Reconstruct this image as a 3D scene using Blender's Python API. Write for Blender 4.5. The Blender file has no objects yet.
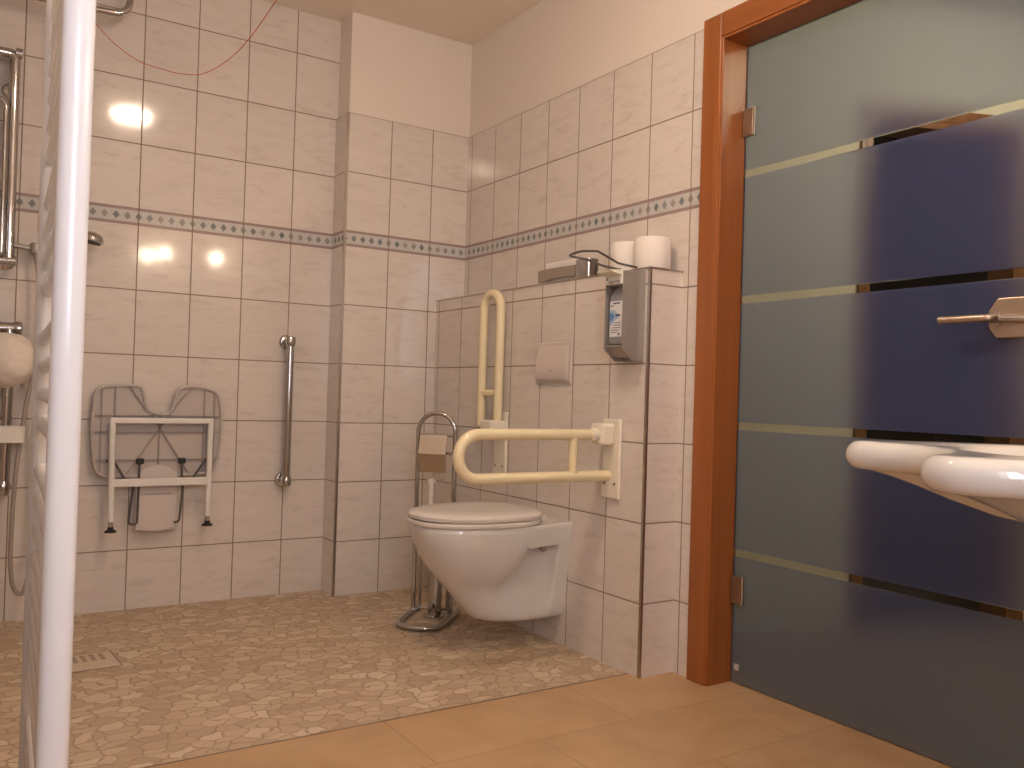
import bpy, bmesh, math, random
from mathutils import Vector, Matrix
random.seed(7)
C = bpy.context.scene
COL = C.collection
PI = math.pi
# ---------------------------------------------------------------- room dimensions
YA, YB, XCOL = 3.597, 3.460, 1.379      # shower wall, boxed-in pipe duct and its left edge
XC, XD, YE = 1.966, 1.826, 2.042        # right wall, half wall front, half wall end
TW, ZB, BH, ZT = 0.2006, 1.4785, 0.063, 1.280
ZTILE = ZB + BH + 0.5
CEIL = 2.472
XL = -0.06
XG = 2.060                              # glass door plane

# ---------------------------------------------------------------- node helpers
class NT:
    def __init__(s, name):
        s.m = bpy.data.materials.new(name); s.m.use_nodes = True
        s.t = s.m.node_tree; s.t.nodes.clear()
        s.out = s.t.nodes.new('ShaderNodeOutputMaterial')
    def n(s, typ, **k):
        nd = s.t.nodes.new(typ)
        for a, b in k.items(): setattr(nd, a, b)
        return nd
    def put(s, sock, v):
        if v is None: return
        if hasattr(v, 'is_output'): s.t.links.new(v, sock)
        else: sock.default_value = v
    def math(s, op, a, b=None, c=None):
        nd = s.n('ShaderNodeMath', operation=op)
        s.put(nd.inputs[0], a); s.put(nd.inputs[1], b); s.put(nd.inputs[2], c)
        return nd.outputs[0]
    def mix(s, f, a, b):
        nd = s.n('ShaderNodeMix', data_type='RGBA')
        s.put(nd.inputs[0], f); s.put(nd.inputs[6], a); s.put(nd.inputs[7], b)
        return nd.outputs[2]
    def mixf(s, f, a, b):
        nd = s.n('ShaderNodeMix', data_type='FLOAT')
        s.put(nd.inputs[0], f); s.put(nd.inputs[2], a); s.put(nd.inputs[3], b)
        return nd.outputs[0]
    def ramp(s, f, stops):
        nd = s.n('ShaderNodeValToRGB'); e = nd.color_ramp.elements
        while len(e) < len(stops): e.new(0.5)
        for i, (p, c) in enumerate(stops):
            e[i].position = p; e[i].color = (*c, 1) if len(c) == 3 else c
        s.put(nd.inputs[0], f); return nd.outputs[0]
    def noise(s, vec, scale, detail=4, rough=0.55, dist=0.0):
        nd = s.n('ShaderNodeTexNoise'); s.put(nd.inputs['Vector'], vec)
        nd.inputs['Scale'].default_value = scale; nd.inputs['Detail'].default_value = detail
        nd.inputs['Roughness'].default_value = rough; nd.inputs['Distortion'].default_value = dist
        return nd.outputs[0]
    def pos(s):
        return s.n('ShaderNodeNewGeometry').outputs['Position']
    def sep(s, v):
        nd = s.n('ShaderNodeSeparateXYZ'); s.put(nd.inputs[0], v); return nd.outputs
    def comb(s, x, y, z):
        nd = s.n('ShaderNodeCombineXYZ')
        for i, v in enumerate((x, y, z)): s.put(nd.inputs[i], v)
        return nd.outputs[0]
    def bump(s, h, strength=0.3, dist=0.002):
        nd = s.n('ShaderNodeBump'); nd.inputs['Strength'].default_value = strength
        nd.inputs['Distance'].default_value = dist; s.put(nd.inputs['Height'], h); return nd.outputs[0]
    def bsdf(s, col, rough=0.5, metal=0.0, normal=None, **k):
        nd = s.n('ShaderNodeBsdfPrincipled')
        s.put(nd.inputs['Base Color'], col); s.put(nd.inputs['Roughness'], rough)
        s.put(nd.inputs['Metallic'], metal)
        if normal is not None: s.put(nd.inputs['Normal'], normal)
        for a, b in k.items(): s.put(nd.inputs[a.replace('_', ' ')], b)
        return nd.outputs[0]
    def end(s, sh):
        s.t.links.new(sh, s.out.inputs[0]); return s.m

def plain(name, col, rough=0.5, metal=0.0, var=0.03, scale=30, bump=0.0, **k):
    """one colour with faint procedural variation"""
    t = NT(name); tc = t.n('ShaderNodeTexCoord').outputs['Object']
    nz = t.noise(tc, scale, 3)
    d = tuple(max(0, c * (1 - var)) for c in col); u = tuple(min(1, c * (1 + var)) for c in col)
    c = t.mix(nz, (*d, 1), (*u, 1))
    return t.end(t.bsdf(c, rough, metal, t.bump(nz, bump, 0.001) if bump else None, **k))

def tile_material(name, x0, y0):
    """glazed marbled tiles 20 x 25 cm in world metres, with the mosaic border band"""
    t = NT(name); p = t.pos(); X, Y, Z = t.sep(p)
    N = t.n('ShaderNodeNewGeometry').outputs['Normal']
    nx = t.math('GREATER_THAN', t.math('ABSOLUTE', t.sep(N)[0]), 0.5)
    h = t.mixf(nx, t.math('SUBTRACT', X, x0), t.math('SUBTRACT', Y, y0))
    u = t.math('DIVIDE', h, TW)
    above = t.math('GREATER_THAN', Z, ZB + BH / 2)
    zz = t.mixf(above, t.math('SUBTRACT', Z, ZB), t.math('SUBTRACT', Z, ZB + BH))
    v = t.math('DIVIDE', zz, 0.25)
    band = t.math('MULTIPLY', t.math('GREATER_THAN', Z, ZB), t.math('LESS_THAN', Z, ZB + BH))
    def edge(c, size):
        f = t.math('FRACT', c); f = t.math('MINIMUM', f, t.math('SUBTRACT', 1.0, f))
        return t.math('MULTIPLY', f, size)
    eu = edge(u, TW); ev = t.math('MULTIPLY', edge(v, 0.25), 1.0)
    ev = t.mixf(band, ev, 1.0)
    e = t.math('MINIMUM', eu, ev)
    g = t.n('ShaderNodeMapRange', interpolation_type='SMOOTHSTEP')
    t.put(g.inputs[0], e); g.inputs[1].default_value = 0.0013; g.inputs[2].default_value = 0.0029
    glaze = g.outputs[0]
    # per tile shift so that the marbling does not run across joints
    iu = t.math('FLOOR', u); iv = t.math('FLOOR', v)
    wn = t.n('ShaderNodeTexWhiteNoise', noise_dimensions='2D'); t.put(wn.inputs['Vector'], t.comb(iu, iv, 0.0))
    sh = t.n('ShaderNodeVectorMath', operation='SCALE'); t.put(sh.inputs[0], wn.outputs['Color']); sh.inputs['Scale'].default_value = 9.0
    q = t.comb(h, Z, 0.0)
    ad = t.n('ShaderNodeVectorMath', operation='ADD'); t.put(ad.inputs[0], q); t.put(ad.inputs[1], sh.outputs[0])
    mp = t.n('ShaderNodeMapping'); t.put(mp.inputs[0], ad.outputs[0])
    mp.inputs['Rotation'].default_value = (0, 0, 0.75); mp.inputs['Scale'].default_value = (9, 34, 1)
    n1 = t.noise(mp.outputs[0], 1.0, 6, 0.6, 0.8)
    vein = t.ramp(n1, [(0.28, (0.63, 0.56, 0.505)), (0.45, (0.71, 0.645, 0.59)), (0.7, (0.74, 0.68, 0.625))])
    tint = t.mixf(wn.outputs['Value'], 0.965, 1.015)
    hsv = t.n('ShaderNodeHueSaturation'); t.put(hsv.inputs['Color'], vein); t.put(hsv.inputs['Value'], tint)
    # border: edge lines and a row of diamonds
    bz = t.math('DIVIDE', t.math('SUBTRACT', Z, ZB), BH)
    bu = t.math('ADD', t.math('DIVIDE', h, TW / 5.0), 0.5)
    du = t.math('ABSOLUTE', t.math('SUBTRACT', t.math('FRACT', bu), 0.5))
    dz = t.math('ABSOLUTE', t.math('SUBTRACT', bz, 0.5))
    dia = t.math('LESS_THAN', t.math('ADD', t.math('MULTIPLY', du, 1.0), t.math('MULTIPLY', dz, 1.25)), 0.31)
    wd = t.n('ShaderNodeTexWhiteNoise', noise_dimensions='1D'); t.put(wd.inputs['W'], t.math('FLOOR', bu))
    dcol = t.ramp(wd.outputs['Value'], [(0.0, (0.18, 0.21, 0.22)), (0.35, (0.23, 0.255, 0.265)), (0.55, (0.31, 0.30, 0.30)), (0.75, (0.26, 0.28, 0.28)), (0.9, (0.38, 0.32, 0.31))])
    bn = t.noise(q, 90, 3)
    bbg = t.mix(bn, (0.47, 0.455, 0.43, 1), (0.67, 0.65, 0.62, 1))
    bc = t.mix(dia, bbg, dcol)
    line = t.math('GREATER_THAN', dz, 0.36)
    bc = t.mix(line, bc, (0.36, 0.27, 0.26, 1))
    col = t.mix(band, hsv.outputs[0], bc)
    col = t.mix(glaze, (0.245, 0.18, 0.125, 1), col)
    rough = t.mixf(glaze, 0.85, 0.085)
    wob = t.noise(q, 14, 2)
    hgt = t.math('ADD', t.math('MULTIPLY', glaze, 1.0), t.math('MULTIPLY', wob, 0.12))
    return t.end(t.bsdf(col, rough, 0.0, t.bump(hgt, 0.35, 0.0015)))

def mosaic_material():
    t = NT('broken_marble_mosaic'); p = t.pos()
    mp = t.n('ShaderNodeMapping'); t.put(mp.inputs[0], p); mp.inputs['Scale'].default_value = (19, 25, 0)
    mp.inputs['Rotation'].default_value = (0, 0, 0.3)
    nz = t.n('ShaderNodeTexNoise'); t.put(nz.inputs['Vector'], mp.outputs[0]); nz.inputs['Scale'].default_value = 0.9
    a = t.n('ShaderNodeVectorMath', operation='MULTIPLY_ADD'); t.put(a.inputs[0], nz.outputs['Color'])
    a.inputs[1].default_value = (1.1, 1.1, 0.0); t.put(a.inputs[2], mp.outputs[0])
    v1 = t.n('ShaderNodeTexVoronoi', voronoi_dimensions='2D', feature='DISTANCE_TO_EDGE'); t.put(v1.inputs['Vector'], a.outputs[0]); v1.inputs['Scale'].default_value = 1.0
    v2 = t.n('ShaderNodeTexVoronoi', voronoi_dimensions='2D', feature='F1'); t.put(v2.inputs['Vector'], a.outputs[0]); v2.inputs['Scale'].default_value = 1.0
    r = t.sep(v2.outputs['Color'])[0]
    chip = t.ramp(r, [(0.0, (0.38, 0.27, 0.175)), (0.3, (0.49, 0.37, 0.25)), (0.65, (0.60, 0.475, 0.34)), (0.9, (0.70, 0.58, 0.44)), (1.0, (0.75, 0.65, 0.52))])
    cloud = t.noise(p, 55, 5, 0.7)
    chip = t.mix(t.math('MULTIPLY', cloud, 0.75), chip, (0.54, 0.415, 0.29, 1))
    g = t.n('ShaderNodeMapRange', interpolation_type='SMOOTHSTEP'); t.put(g.inputs[0], v1.outputs['Distance'])
    g.inputs[1].default_value = 0.02; g.inputs[2].default_value = 0.085
    col = t.mix(g.outputs[0], (0.42, 0.305, 0.20, 1), chip)
    return t.end(t.bsdf(col, t.mixf(g.outputs[0], 0.9, 0.45), 0, t.bump(g.outputs[0], 0.3, 0.003)))

def stone_floor_material():
    t = NT('tan_stone_floor_tiles'); p = t.pos(); X, Y, Z = t.sep(p)
    # rows 30 cm deep along y, joints every 60 cm along x, shifted row by row
    v = t.math('DIVIDE', t.math('SUBTRACT', Y, 1.793), 0.30)
    row = t.math('FLOOR', v)
    u = t.math('DIVIDE', t.math('SUBTRACT', t.math('SUBTRACT', X, 0.987), t.math('MULTIPLY', row, -0.297)), 0.595)
    def edge(c, s):
        f = t.math('FRACT', c); return t.math('MULTIPLY', t.math('MINIMUM', f, t.math('SUBTRACT', 1.0, f)), s)
    e = t.math('MINIMUM', edge(u, 0.595), edge(v, 0.30))
    g = t.n('ShaderNodeMapRange', interpolation_type='SMOOTHSTEP'); t.put(g.inputs[0], e)
    g.inputs[1].default_value = 0.0012; g.inputs[2].default_value = 0.0028
    wn = t.n('ShaderNodeTexWhiteNoise', noise_dimensions='2D'); t.put(wn.inputs['Vector'], t.comb(t.math('FLOOR', u), row, 0.0))
    n = t.noise(p, 7, 6, 0.6, 0.3)
    c = t.ramp(n, [(0.3, (0.46, 0.285, 0.145)), (0.7, (0.56, 0.365, 0.20))])
    hs = t.n('ShaderNodeHueSaturation'); t.put(hs.inputs['Color'], c); t.put(hs.inputs['Value'], t.mixf(wn.outputs['Value'], 0.95, 1.04))
    col = t.mix(g.outputs[0], (0.39, 0.245, 0.13, 1), hs.outputs[0])
    return t.end(t.bsdf(col, 0.42, 0, t.bump(g.outputs[0], 0.25, 0.0015)))

def plaster(name, col):
    t = NT(name); p = t.pos(); n = t.noise(p, 120, 4, 0.6)
    c = t.mix(t.noise(p, 3, 3), tuple(x * 0.97 for x in col) + (1,), (*col, 1))
    return t.end(t.bsdf(c, 0.85, 0, t.bump(n, 0.25, 0.002)))

def wood(name, a, b, axis='Z'):
    t = NT(name); p = t.pos(); mp = t.n('ShaderNodeMapping'); t.put(mp.inputs[0], p)
    mp.inputs['Scale'].default_value = {'Z': (30, 30, 1.2), 'Y': (30, 1.2, 30)}[axis]
    n = t.noise(mp.outputs[0], 1.0, 6, 0.6, 0.4)
    c = t.ramp(n, [(0.3, a), (0.7, b)])
    return t.end(t.bsdf(c, 0.32, 0, t.bump(n, 0.05, 0.001)))

def glass_material():
    """sheet glass etched all over except for clear horizontal bands"""
    t = NT('etched_glass_with_clear_bands'); p = t.pos(); X, Y, Z = t.sep(p)
    f = t.math('FRACT', t.math('DIVIDE', t.math('SUBTRACT', Z, 0.388), 0.3925))
    inb = t.math('LESS_THAN', f, 0.024 / 0.3925)
    rng = t.math('MULTIPLY', t.math('GREATER_THAN', Z, 0.30), t.math('LESS_THAN', Z, 1.7))
    clear = t.math('MULTIPLY', inb, rng)
    gl = t.n('ShaderNodeBsdfRefraction'); gl.inputs['Roughness'].default_value = 0.30; gl.inputs['IOR'].default_value = 1.22
    gl.inputs['Color'].default_value = (0.84, 0.90, 0.86, 1)
    df = t.n('ShaderNodeBsdfDiffuse'); df.inputs['Color'].default_value = (0.17, 0.20, 0.40, 1)
    nz = t.noise(p, 260, 2); 
    fr = t.n('ShaderNodeMixShader'); t.put(fr.inputs[0], t.mixf(nz, 0.22, 0.30)); t.put(fr.inputs[1], gl.outputs[0]); t.put(fr.inputs[2], df.outputs[0])
    tr = t.n('ShaderNodeBsdfTransparent'); tr.inputs['Color'].default_value = (0.93, 0.95, 0.92, 1)
    gs = t.n('ShaderNodeBsdfGlossy'); gs.inputs['Roughness'].default_value = 0.03
    fz = t.n('ShaderNodeFresnel'); fz.inputs['IOR'].default_value = 1.3
    cl = t.n('ShaderNodeMixShader'); t.put(cl.inputs[0], fz.outputs[0]); t.put(cl.inputs[1], tr.outputs[0]); t.put(cl.inputs[2], gs.outputs[0])
    mx = t.n('ShaderNodeMixShader'); t.put(mx.inputs[0], clear); t.put(mx.inputs[1], fr.outputs[0]); t.put(mx.inputs[2], cl.outputs[0])
    return t.end(mx.outputs[0])

def emit(name, col, s):
    t = NT(name); e = t.n('ShaderNodeEmission'); e.inputs[0].default_value = (*col, 1); e.inputs[1].default_value = s
    return t.end(e.outputs[0])

M = dict(
    tileA=tile_material('shower_wall_tiles', 0.9954, 3.75),
    tileB=tile_material('duct_wall_tiles', 1.5831, 3.53 + 0.07),
    tileC=tile_material('right_wall_tiles', 0.0, 2.0179),
    tileD=tile_material('half_wall_tiles', 1.9755, 2.426),
    paint=plaster('cream_wall_paint', (0.80, 0.72, 0.65)),
    ceil=plaster('ceiling_paint', (0.90, 0.80, 0.69)),
    mosaic=mosaic_material(), stone=stone_floor_material(),
    chrome=plain('polished_chrome', (0.50, 0.485, 0.475), 0.10, 1.0, 0.02),
    satin=plain('brushed_steel', (0.44, 0.40, 0.36), 0.42, 0.55, 0.04),
    trim=plain('metal_edge_trim', (0.50, 0.45, 0.40), 0.25, 1.0, 0.03),
    ceramic=plain('white_ceramic', (0.68, 0.66, 0.635), 0.07, 0, 0.01, Coat_Weight=0.3),
    seatp=plain('white_toilet_seat_plastic', (0.72, 0.68, 0.64), 0.18, 0, 0.01),
    white=plain('white_enamel', (0.80, 0.80, 0.83), 0.22, 0, 0.01),
    whitep=plain('white_plastic', (0.80, 0.77, 0.72), 0.35, 0, 0.02),
    plate=plain('pale_grey_plastic', (0.64, 0.57, 0.52), 0.4, 0, 0.02),
    yellow=plain('ivory_coated_tube', (0.80, 0.70, 0.46), 0.22, 0, 0.02),
    ivory=plain('ivory_plastic', (0.82, 0.76, 0.64), 0.35, 0, 0.02),
    grey=plain('grey_seat_plastic', (0.52, 0.46, 0.42), 0.45, 0, 0.03),
    greyd=plain('grey_rib_plastic', (0.37, 0.315, 0.285), 0.5, 0, 0.03),
    black=plain('black_rubber', (0.02, 0.018, 0.018), 0.6, 0, 0.05),
    dark=plain('dark_wire', (0.10, 0.085, 0.08), 0.4, 0, 0.05),
    paper=plain('white_tissue_paper', (0.84, 0.78, 0.73), 0.95, 0, 0.03, 60, 0.3),
    card=plain('brown_cardboard_core', (0.42, 0.33, 0.25), 0.9),
    bottle=plain('translucent_grey_bottle', (0.30, 0.30, 0.31), 0.25),
    label=plain('white_label', (0.80, 0.80, 0.82), 0.5),
    blue=plain('blue_label_print', (0.13, 0.30, 0.58), 0.5),
    pblue=plain('pale_blue_label_print', (0.42, 0.55, 0.72), 0.5),
    ink=plain('dark_ink', (0.06, 0.06, 0.12), 0.6),
    pale=plain('pale_yellow_plastic', (0.86, 0.84, 0.68), 0.4),
    red=plain('red_cord', (0.55, 0.06, 0.05), 0.6),
    puff=plain('beige_sponge', (0.80, 0.73, 0.66), 0.95, 0, 0.18, 45, 0.8),
    wood=wood('orange_beech_frame', (0.27, 0.082, 0.020), (0.36, 0.118, 0.030)),
    woody=wood('orange_beech_head', (0.27, 0.082, 0.020), (0.36, 0.118, 0.030), 'Y'),
    hwood=wood('brown_hall_door_frame', (0.16, 0.062, 0.025), (0.24, 0.10, 0.04)),
    glass=glass_material(),
    lever=plain('champagne_metal', (0.46, 0.37, 0.30), 0.35, 0.9, 0.04, 90),
    drain=plain('stone_drain_cover', (0.62, 0.50, 0.38), 0.5, 0.0, 0.06),
    hole=plain('drain_slot', (0.22, 0.17, 0.12), 0.8),
    hallw=plaster('hall_wall_paint', (0.66, 0.62, 0.53)),
    hallf=plain('hall_floor', (0.30, 0.24, 0.19), 0.5),
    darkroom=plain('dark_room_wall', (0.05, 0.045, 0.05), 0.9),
    lamp=emit('ceiling_lamp_glow', (1.0, 0.785, 0.595), 90.0),
    fillglow=emit('cool_fill_glow', (0.74, 0.82, 1.0), 15.0),  # bluish glow of the added fill panel, no known source
    bulb=emit('mirror_bulb_glow', (1.0, 0.78, 0.56), 195.0),
)

# ---------------------------------------------------------------- mesh helpers
def bm_new(): return bmesh.new()
def smooth(ob, ang=40):
    for p in ob.data.polygons: p.use_smooth = True
    try: ob.data.set_sharp_from_angle(angle=math.radians(ang))
    except Exception: pass
def obj(name, bm, mat, parent=None, sm=True, bevel=0.0, subs=0, ang=40):
    bmesh.ops.recalc_face_normals(bm, faces=bm.faces[:])
    me = bpy.data.meshes.new(name); bm.to_mesh(me); bm.free()
    for m in (mat if isinstance(mat, (list, tuple)) else [mat]): me.materials.append(m)
    o = bpy.data.objects.new(name, me); COL.objects.link(o)
    if parent is not None: o.parent = parent; o.matrix_parent_inverse = parent_inv(parent)
    if sm: smooth(o, ang)
    if bevel:
        b = o.modifiers.new('bevel', 'BEVEL'); b.width = bevel; b.segments = 2; b.limit_method = 'ANGLE'; b.angle_limit = math.radians(40)
    if subs:
        s = o.modifiers.new('subd', 'SUBSURF'); s.levels = s.render_levels = subs
    return o
def parent_inv(p):
    m = Matrix.Identity(4); q = p
    while q is not None:
        m = q.matrix_basis.inverted() if q is p else m
        q = None
    # every mesh is written in world metres: undo the empty's own location
    return inv_chain(p)
def world(p):
    m = p.matrix_basis.copy()
    if p.parent is not None: m = world(p.parent) @ p.matrix_parent_inverse @ m
    return m
def inv_chain(p): return world(p).inverted()
def tag(o, label=None, cat=None, group=None, kind=None):
    if label: o['label'] = label
    if cat: o['category'] = cat
    if group: o['group'] = group
    if kind: o['kind'] = kind
    return o
def thing(name, label, cat, loc, group=None, kind=None):
    o = bpy.data.objects.new(name, None); o.empty_display_size = 0.05; COL.objects.link(o); o.location = loc
    return tag(o, label, cat, group, kind)
def struct(name, bm, mat, parent=None, **k):
    o = obj(name, bm, mat, parent, **k)
    if parent is None: o['kind'] = 'structure'
    return o
def box(bm, x0, x1, y0, y1, z0, z1, mi=0, mtx=None):
    vs = [Vector((x, y, z)) for x in (x0, x1) for y in (y0, y1) for z in (z0, z1)]
    if mtx is not None: vs = [mtx @ v for v in vs]
    v = [bm.verts.new(c) for c in vs]
    for f in ((0, 1, 3, 2), (4, 6, 7, 5), (0, 4, 5, 1), (2, 3, 7, 6), (0, 2, 6, 4), (1, 5, 7, 3)):
        bm.faces.new([v[i] for i in f]).material_index = mi
    return bm
def fillet(pts, r, seg=8):
    pts = [Vector(p) for p in pts]; out = [pts[0]]
    for i in range(1, len(pts) - 1):
        rr = r[i - 1] if isinstance(r, (list, tuple)) else r
        a, b, c = pts[i - 1], pts[i], pts[i + 1]
        d1, d2 = (a - b), (c - b); l1, l2 = d1.length, d2.length; d1.normalize(); d2.normalize()
        ang = d1.angle(d2)
        if ang > PI - 1e-3 or rr <= 0: out.append(b); continue
        t = min(rr / math.tan(ang / 2), l1 * 0.499, l2 * 0.499); rad = t * math.tan(ang / 2)
        bis = (d1 + d2).normalized(); cen = b + bis * (rad / math.sin(ang / 2))
        p0, p1 = b + d1 * t, b + d2 * t
        e0, e1 = (p0 - cen), (p1 - cen); tot = e0.angle(e1)
        for k in range(seg + 1):
            f = k / seg
            out.append(cen + (e0 * math.sin((1 - f) * tot) + e1 * math.sin(f * tot)) / math.sin(tot))
    out.append(pts[-1]); return out
def tube(bm, pts, r, seg=16, caps=True, closed=False, mi=0):
    pts = [Vector(p) for p in pts]; n = len(pts)
    rad = r if isinstance(r, (list, tuple)) else [r] * n
    tans = []
    for i in range(n):
        a = pts[(i - 1) % n] if (closed or i > 0) else pts[i]; b = pts[(i + 1) % n] if (closed or i < n - 1) else pts[i]
        tans.append((b - a).normalized())
    ref = Vector((0, 0, 1)) if abs(tans[0].z) < 0.9 else Vector((1, 0, 0))
    nrm = (ref - tans[0] * ref.dot(tans[0])).normalized(); rings = []
    for i in range(n):
        nrm = (nrm - tans[i] * nrm.dot(tans[i])).normalized(); bi = tans[i].cross(nrm)
        rings.append([bm.verts.new(pts[i] + (nrm * math.cos(2 * PI * k / seg) + bi * math.sin(2 * PI * k / seg)) * rad[i]) for k in range(seg)])
    m = n if closed else n - 1
    for i in range(m):
        A, B = rings[i], rings[(i + 1) % n]
        for k in range(seg): bm.faces.new((A[k], A[(k + 1) % seg], B[(k + 1) % seg], B[k])).material_index = mi
    if caps and not closed:
        bm.faces.new(rings[0][::-1]).material_index = mi; bm.faces.new(rings[-1]).material_index = mi
    return bm
def lathe(bm, prof, cen, seg=32, axis=None, mi=0):
    """prof: list of (radius, height); axis: matrix turning local z"""
    rings = []; cen = Vector(cen); R = axis or Matrix.Identity(3)
    for r, h in prof:
        rings.append([bm.verts.new(cen + R @ Vector((max(r, 1e-4) * math.cos(2 * PI * k / seg), max(r, 1e-4) * math.sin(2 * PI * k / seg), h))) for k in range(seg)])
    for A, B in zip(rings, rings[1:]):
        for k in range(seg): bm.faces.new((A[k], A[(k + 1) % seg], B[(k + 1) % seg], B[k])).material_index = mi
    bm.faces.new(rings[0][::-1]).material_index = mi; bm.faces.new(rings[-1]).material_index = mi
    return bm
def loft(bm, loops, cap0=True, cap1=True, mi=0):
    rings = [[bm.verts.new(Vector(p)) for p in lp] for lp in loops]; n = len(rings[0])
    for A, B in zip(rings, rings[1:]):
        for k in range(n): bm.faces.new((A[k], A[(k + 1) % n], B[(k + 1) % n], B[k])).material_index = mi
    if cap0: bm.faces.new(rings[0][::-1]).material_index = mi
    if cap1: bm.faces.new(rings[-1]).material_index = mi
    return bm
def prism(bm, poly, to3d, t0, t1, mi=0):
    a = [bm.verts.new(to3d(p[0], p[1], t0)) for p in poly]; b = [bm.verts.new(to3d(p[0], p[1], t1)) for p in poly]
    n = len(poly)
    for k in range(n): bm.faces.new((a[k], a[(k + 1) % n], b[(k + 1) % n], b[k])).material_index = mi
    bm.faces.new(a[::-1]).material_index = mi; bm.faces.new(b).material_index = mi
    return bm
def catmull(P, n=8, closed=False):
    P = [Vector(p) for p in P]; out = []; N = len(P)
    rng = range(N) if closed else range(N - 1)
    for i in rng:
        if closed: p0, p1, p2, p3 = P[(i - 1) % N], P[i], P[(i + 1) % N], P[(i + 2) % N]
        else: p0, p1, p2, p3 = P[max(i - 1, 0)], P[i], P[i + 1], P[min(i + 2, N - 1)]
        for k in range(n):
            t = k / n
            out.append(0.5 * ((2 * p1) + (p2 - p0) * t + (2 * p0 - 5 * p1 + 4 * p2 - p3) * t * t + (3 * p1 - p0 - 3 * p2 + p3) * t ** 3))
    if not closed: out.append(P[-1])
    return out
RX = Matrix.Rotation(PI / 2, 3, 'X'); RY = Matrix.Rotation(PI / 2, 3, 'Y')

# ================================================================ THE SETTING
YN = -0.62
bm = bm_new(); box(bm, XL - 0.1, XC + 0.2, YE + 0.055, YA + 0.1, -0.05, 0.0); struct('floor_shower', bm, M['mosaic'], sm=False)
bm = bm_new(); box(bm, XL - 0.1, XG + 0.06, YN - 0.1, YE + 0.052, -0.05, 0.0); struct('floor', bm, M['stone'], sm=False)
bm = bm_new(); box(bm, XL, XD + 0.02, YE + 0.051, YE + 0.056, -0.01, 0.0012); struct('trim_1', bm, M['trim'], sm=False)
bm = bm_new(); box(bm, XL - 0.1, XC + 0.2, YN - 0.1, YA + 0.1, CEIL, CEIL + 0.08); struct('ceiling', bm, M['ceil'], sm=False)
bm = bm_new(); box(bm, XL - 0.1, XC + 0.15, YA, YA + 0.1, 0, CEIL); struct('wall_back', bm, M['tileA'], sm=False)
bm = bm_new(); box(bm, XL - 0.1, XL, YN, YA, 0, CEIL); struct('wall_left', bm, M['tileC'], sm=False)
bm = bm_new(); box(bm, XL - 0.1, XC + 0.15, YN - 0.1, YN, 0, CEIL); struct('wall_front', bm, M['paint'], sm=False)
# boxed-in duct: plaster core, tiles up to 2.04 m
bm = bm_new(); box(bm, XCOL + 0.008, XC + 0.05, YB + 0.008, YA, 0, CEIL)
o = struct('wall_duct', bm, M['paint'], sm=False)
bm = bm_new(); box(bm, XCOL, XC + 0.02, YB, YB + 0.009, 0, ZTILE); box(bm, XCOL, XCOL + 0.009, YB + 0.009, YA, 0, ZTILE)
obj('tile_cladding', bm, M['tileB'], o, sm=False)
bm = bm_new(); box(bm, XCOL - 0.003, XCOL + 0.007, YB - 0.003, YB + 0.007, 0, ZTILE)
obj('corner_trim', bm, M['trim'], o, sm=False)
# right wall with the door opening
YJ, YJ2, ZH = 1.885, 0.920, 1.978
bm = bm_new()
box(bm, XC + 0.008, XC + 0.13, YJ + 0.03, YB + 0.1, 0, CEIL)
box(bm, XC + 0.008, XC + 0.13, YJ2 - 0.03, YJ + 0.03, ZH + 0.03, CEIL)
box(bm, XC + 0.008, XC + 0.13, 0.60, YJ2 - 0.03, 0, CEIL)
wr = struct('wall_right', bm, M['paint'], sm=False)
bm = bm_new(); box(bm, XC, XC + 0.009, YJ + 0.03, YB + 0.008, 0, ZTILE); box(bm, XC, XC + 0.009, 0.60, YJ2 - 0.03, 0, ZTILE)
obj('tile_cladding', bm, M['tileC'], wr, sm=False)
# half wall in front of the cistern
bm = bm_new(); box(bm, XD, XC + 0.004, YE, YB + 0.004, 0, ZT)
wh = struct('wall_half', bm, M['tileD'], sm=False)
bm = bm_new()
box(bm, XD - 0.003, XD + 0.006, YE - 0.003, YE + 0.006, 0, ZT + 0.002)
box(bm, XD - 0.002, XD + 0.006, YE + 0.006, YB, ZT - 0.004, ZT + 0.002)
box(bm, XD + 0.006, XC, YE - 0.002, YE + 0.006, ZT - 0.004, ZT + 0.002)
obj('edge_trim', bm, M['trim'], wh, sm=False)
# diagonal wall carrying the washbasin (beyond the right edge of the view)
DA = Vector((0.766, -0.643, 0)).normalized(); DB = Vector((0.643, 0.766, 0)).normalized()   # basin depth / width axes
T0 = Vector((1.294, 0.873, 0))                    # middle of the basin's front tips
WD = 0.575                                        # basin depth to the wall
W0 = T0 + DA * WD
mtx = Matrix((( DB.x, DA.x, 0, W0.x), (DB.y, DA.y, 0, W0.y), (0, 0, 1, 0), (0, 0, 0, 1)))
bm = bm_new(); box(bm, -1.45, 0.345, 0, 0.08, 0, CEIL, mtx=mtx); struct('wall_corner', bm, M['paint'], sm=False)

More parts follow.
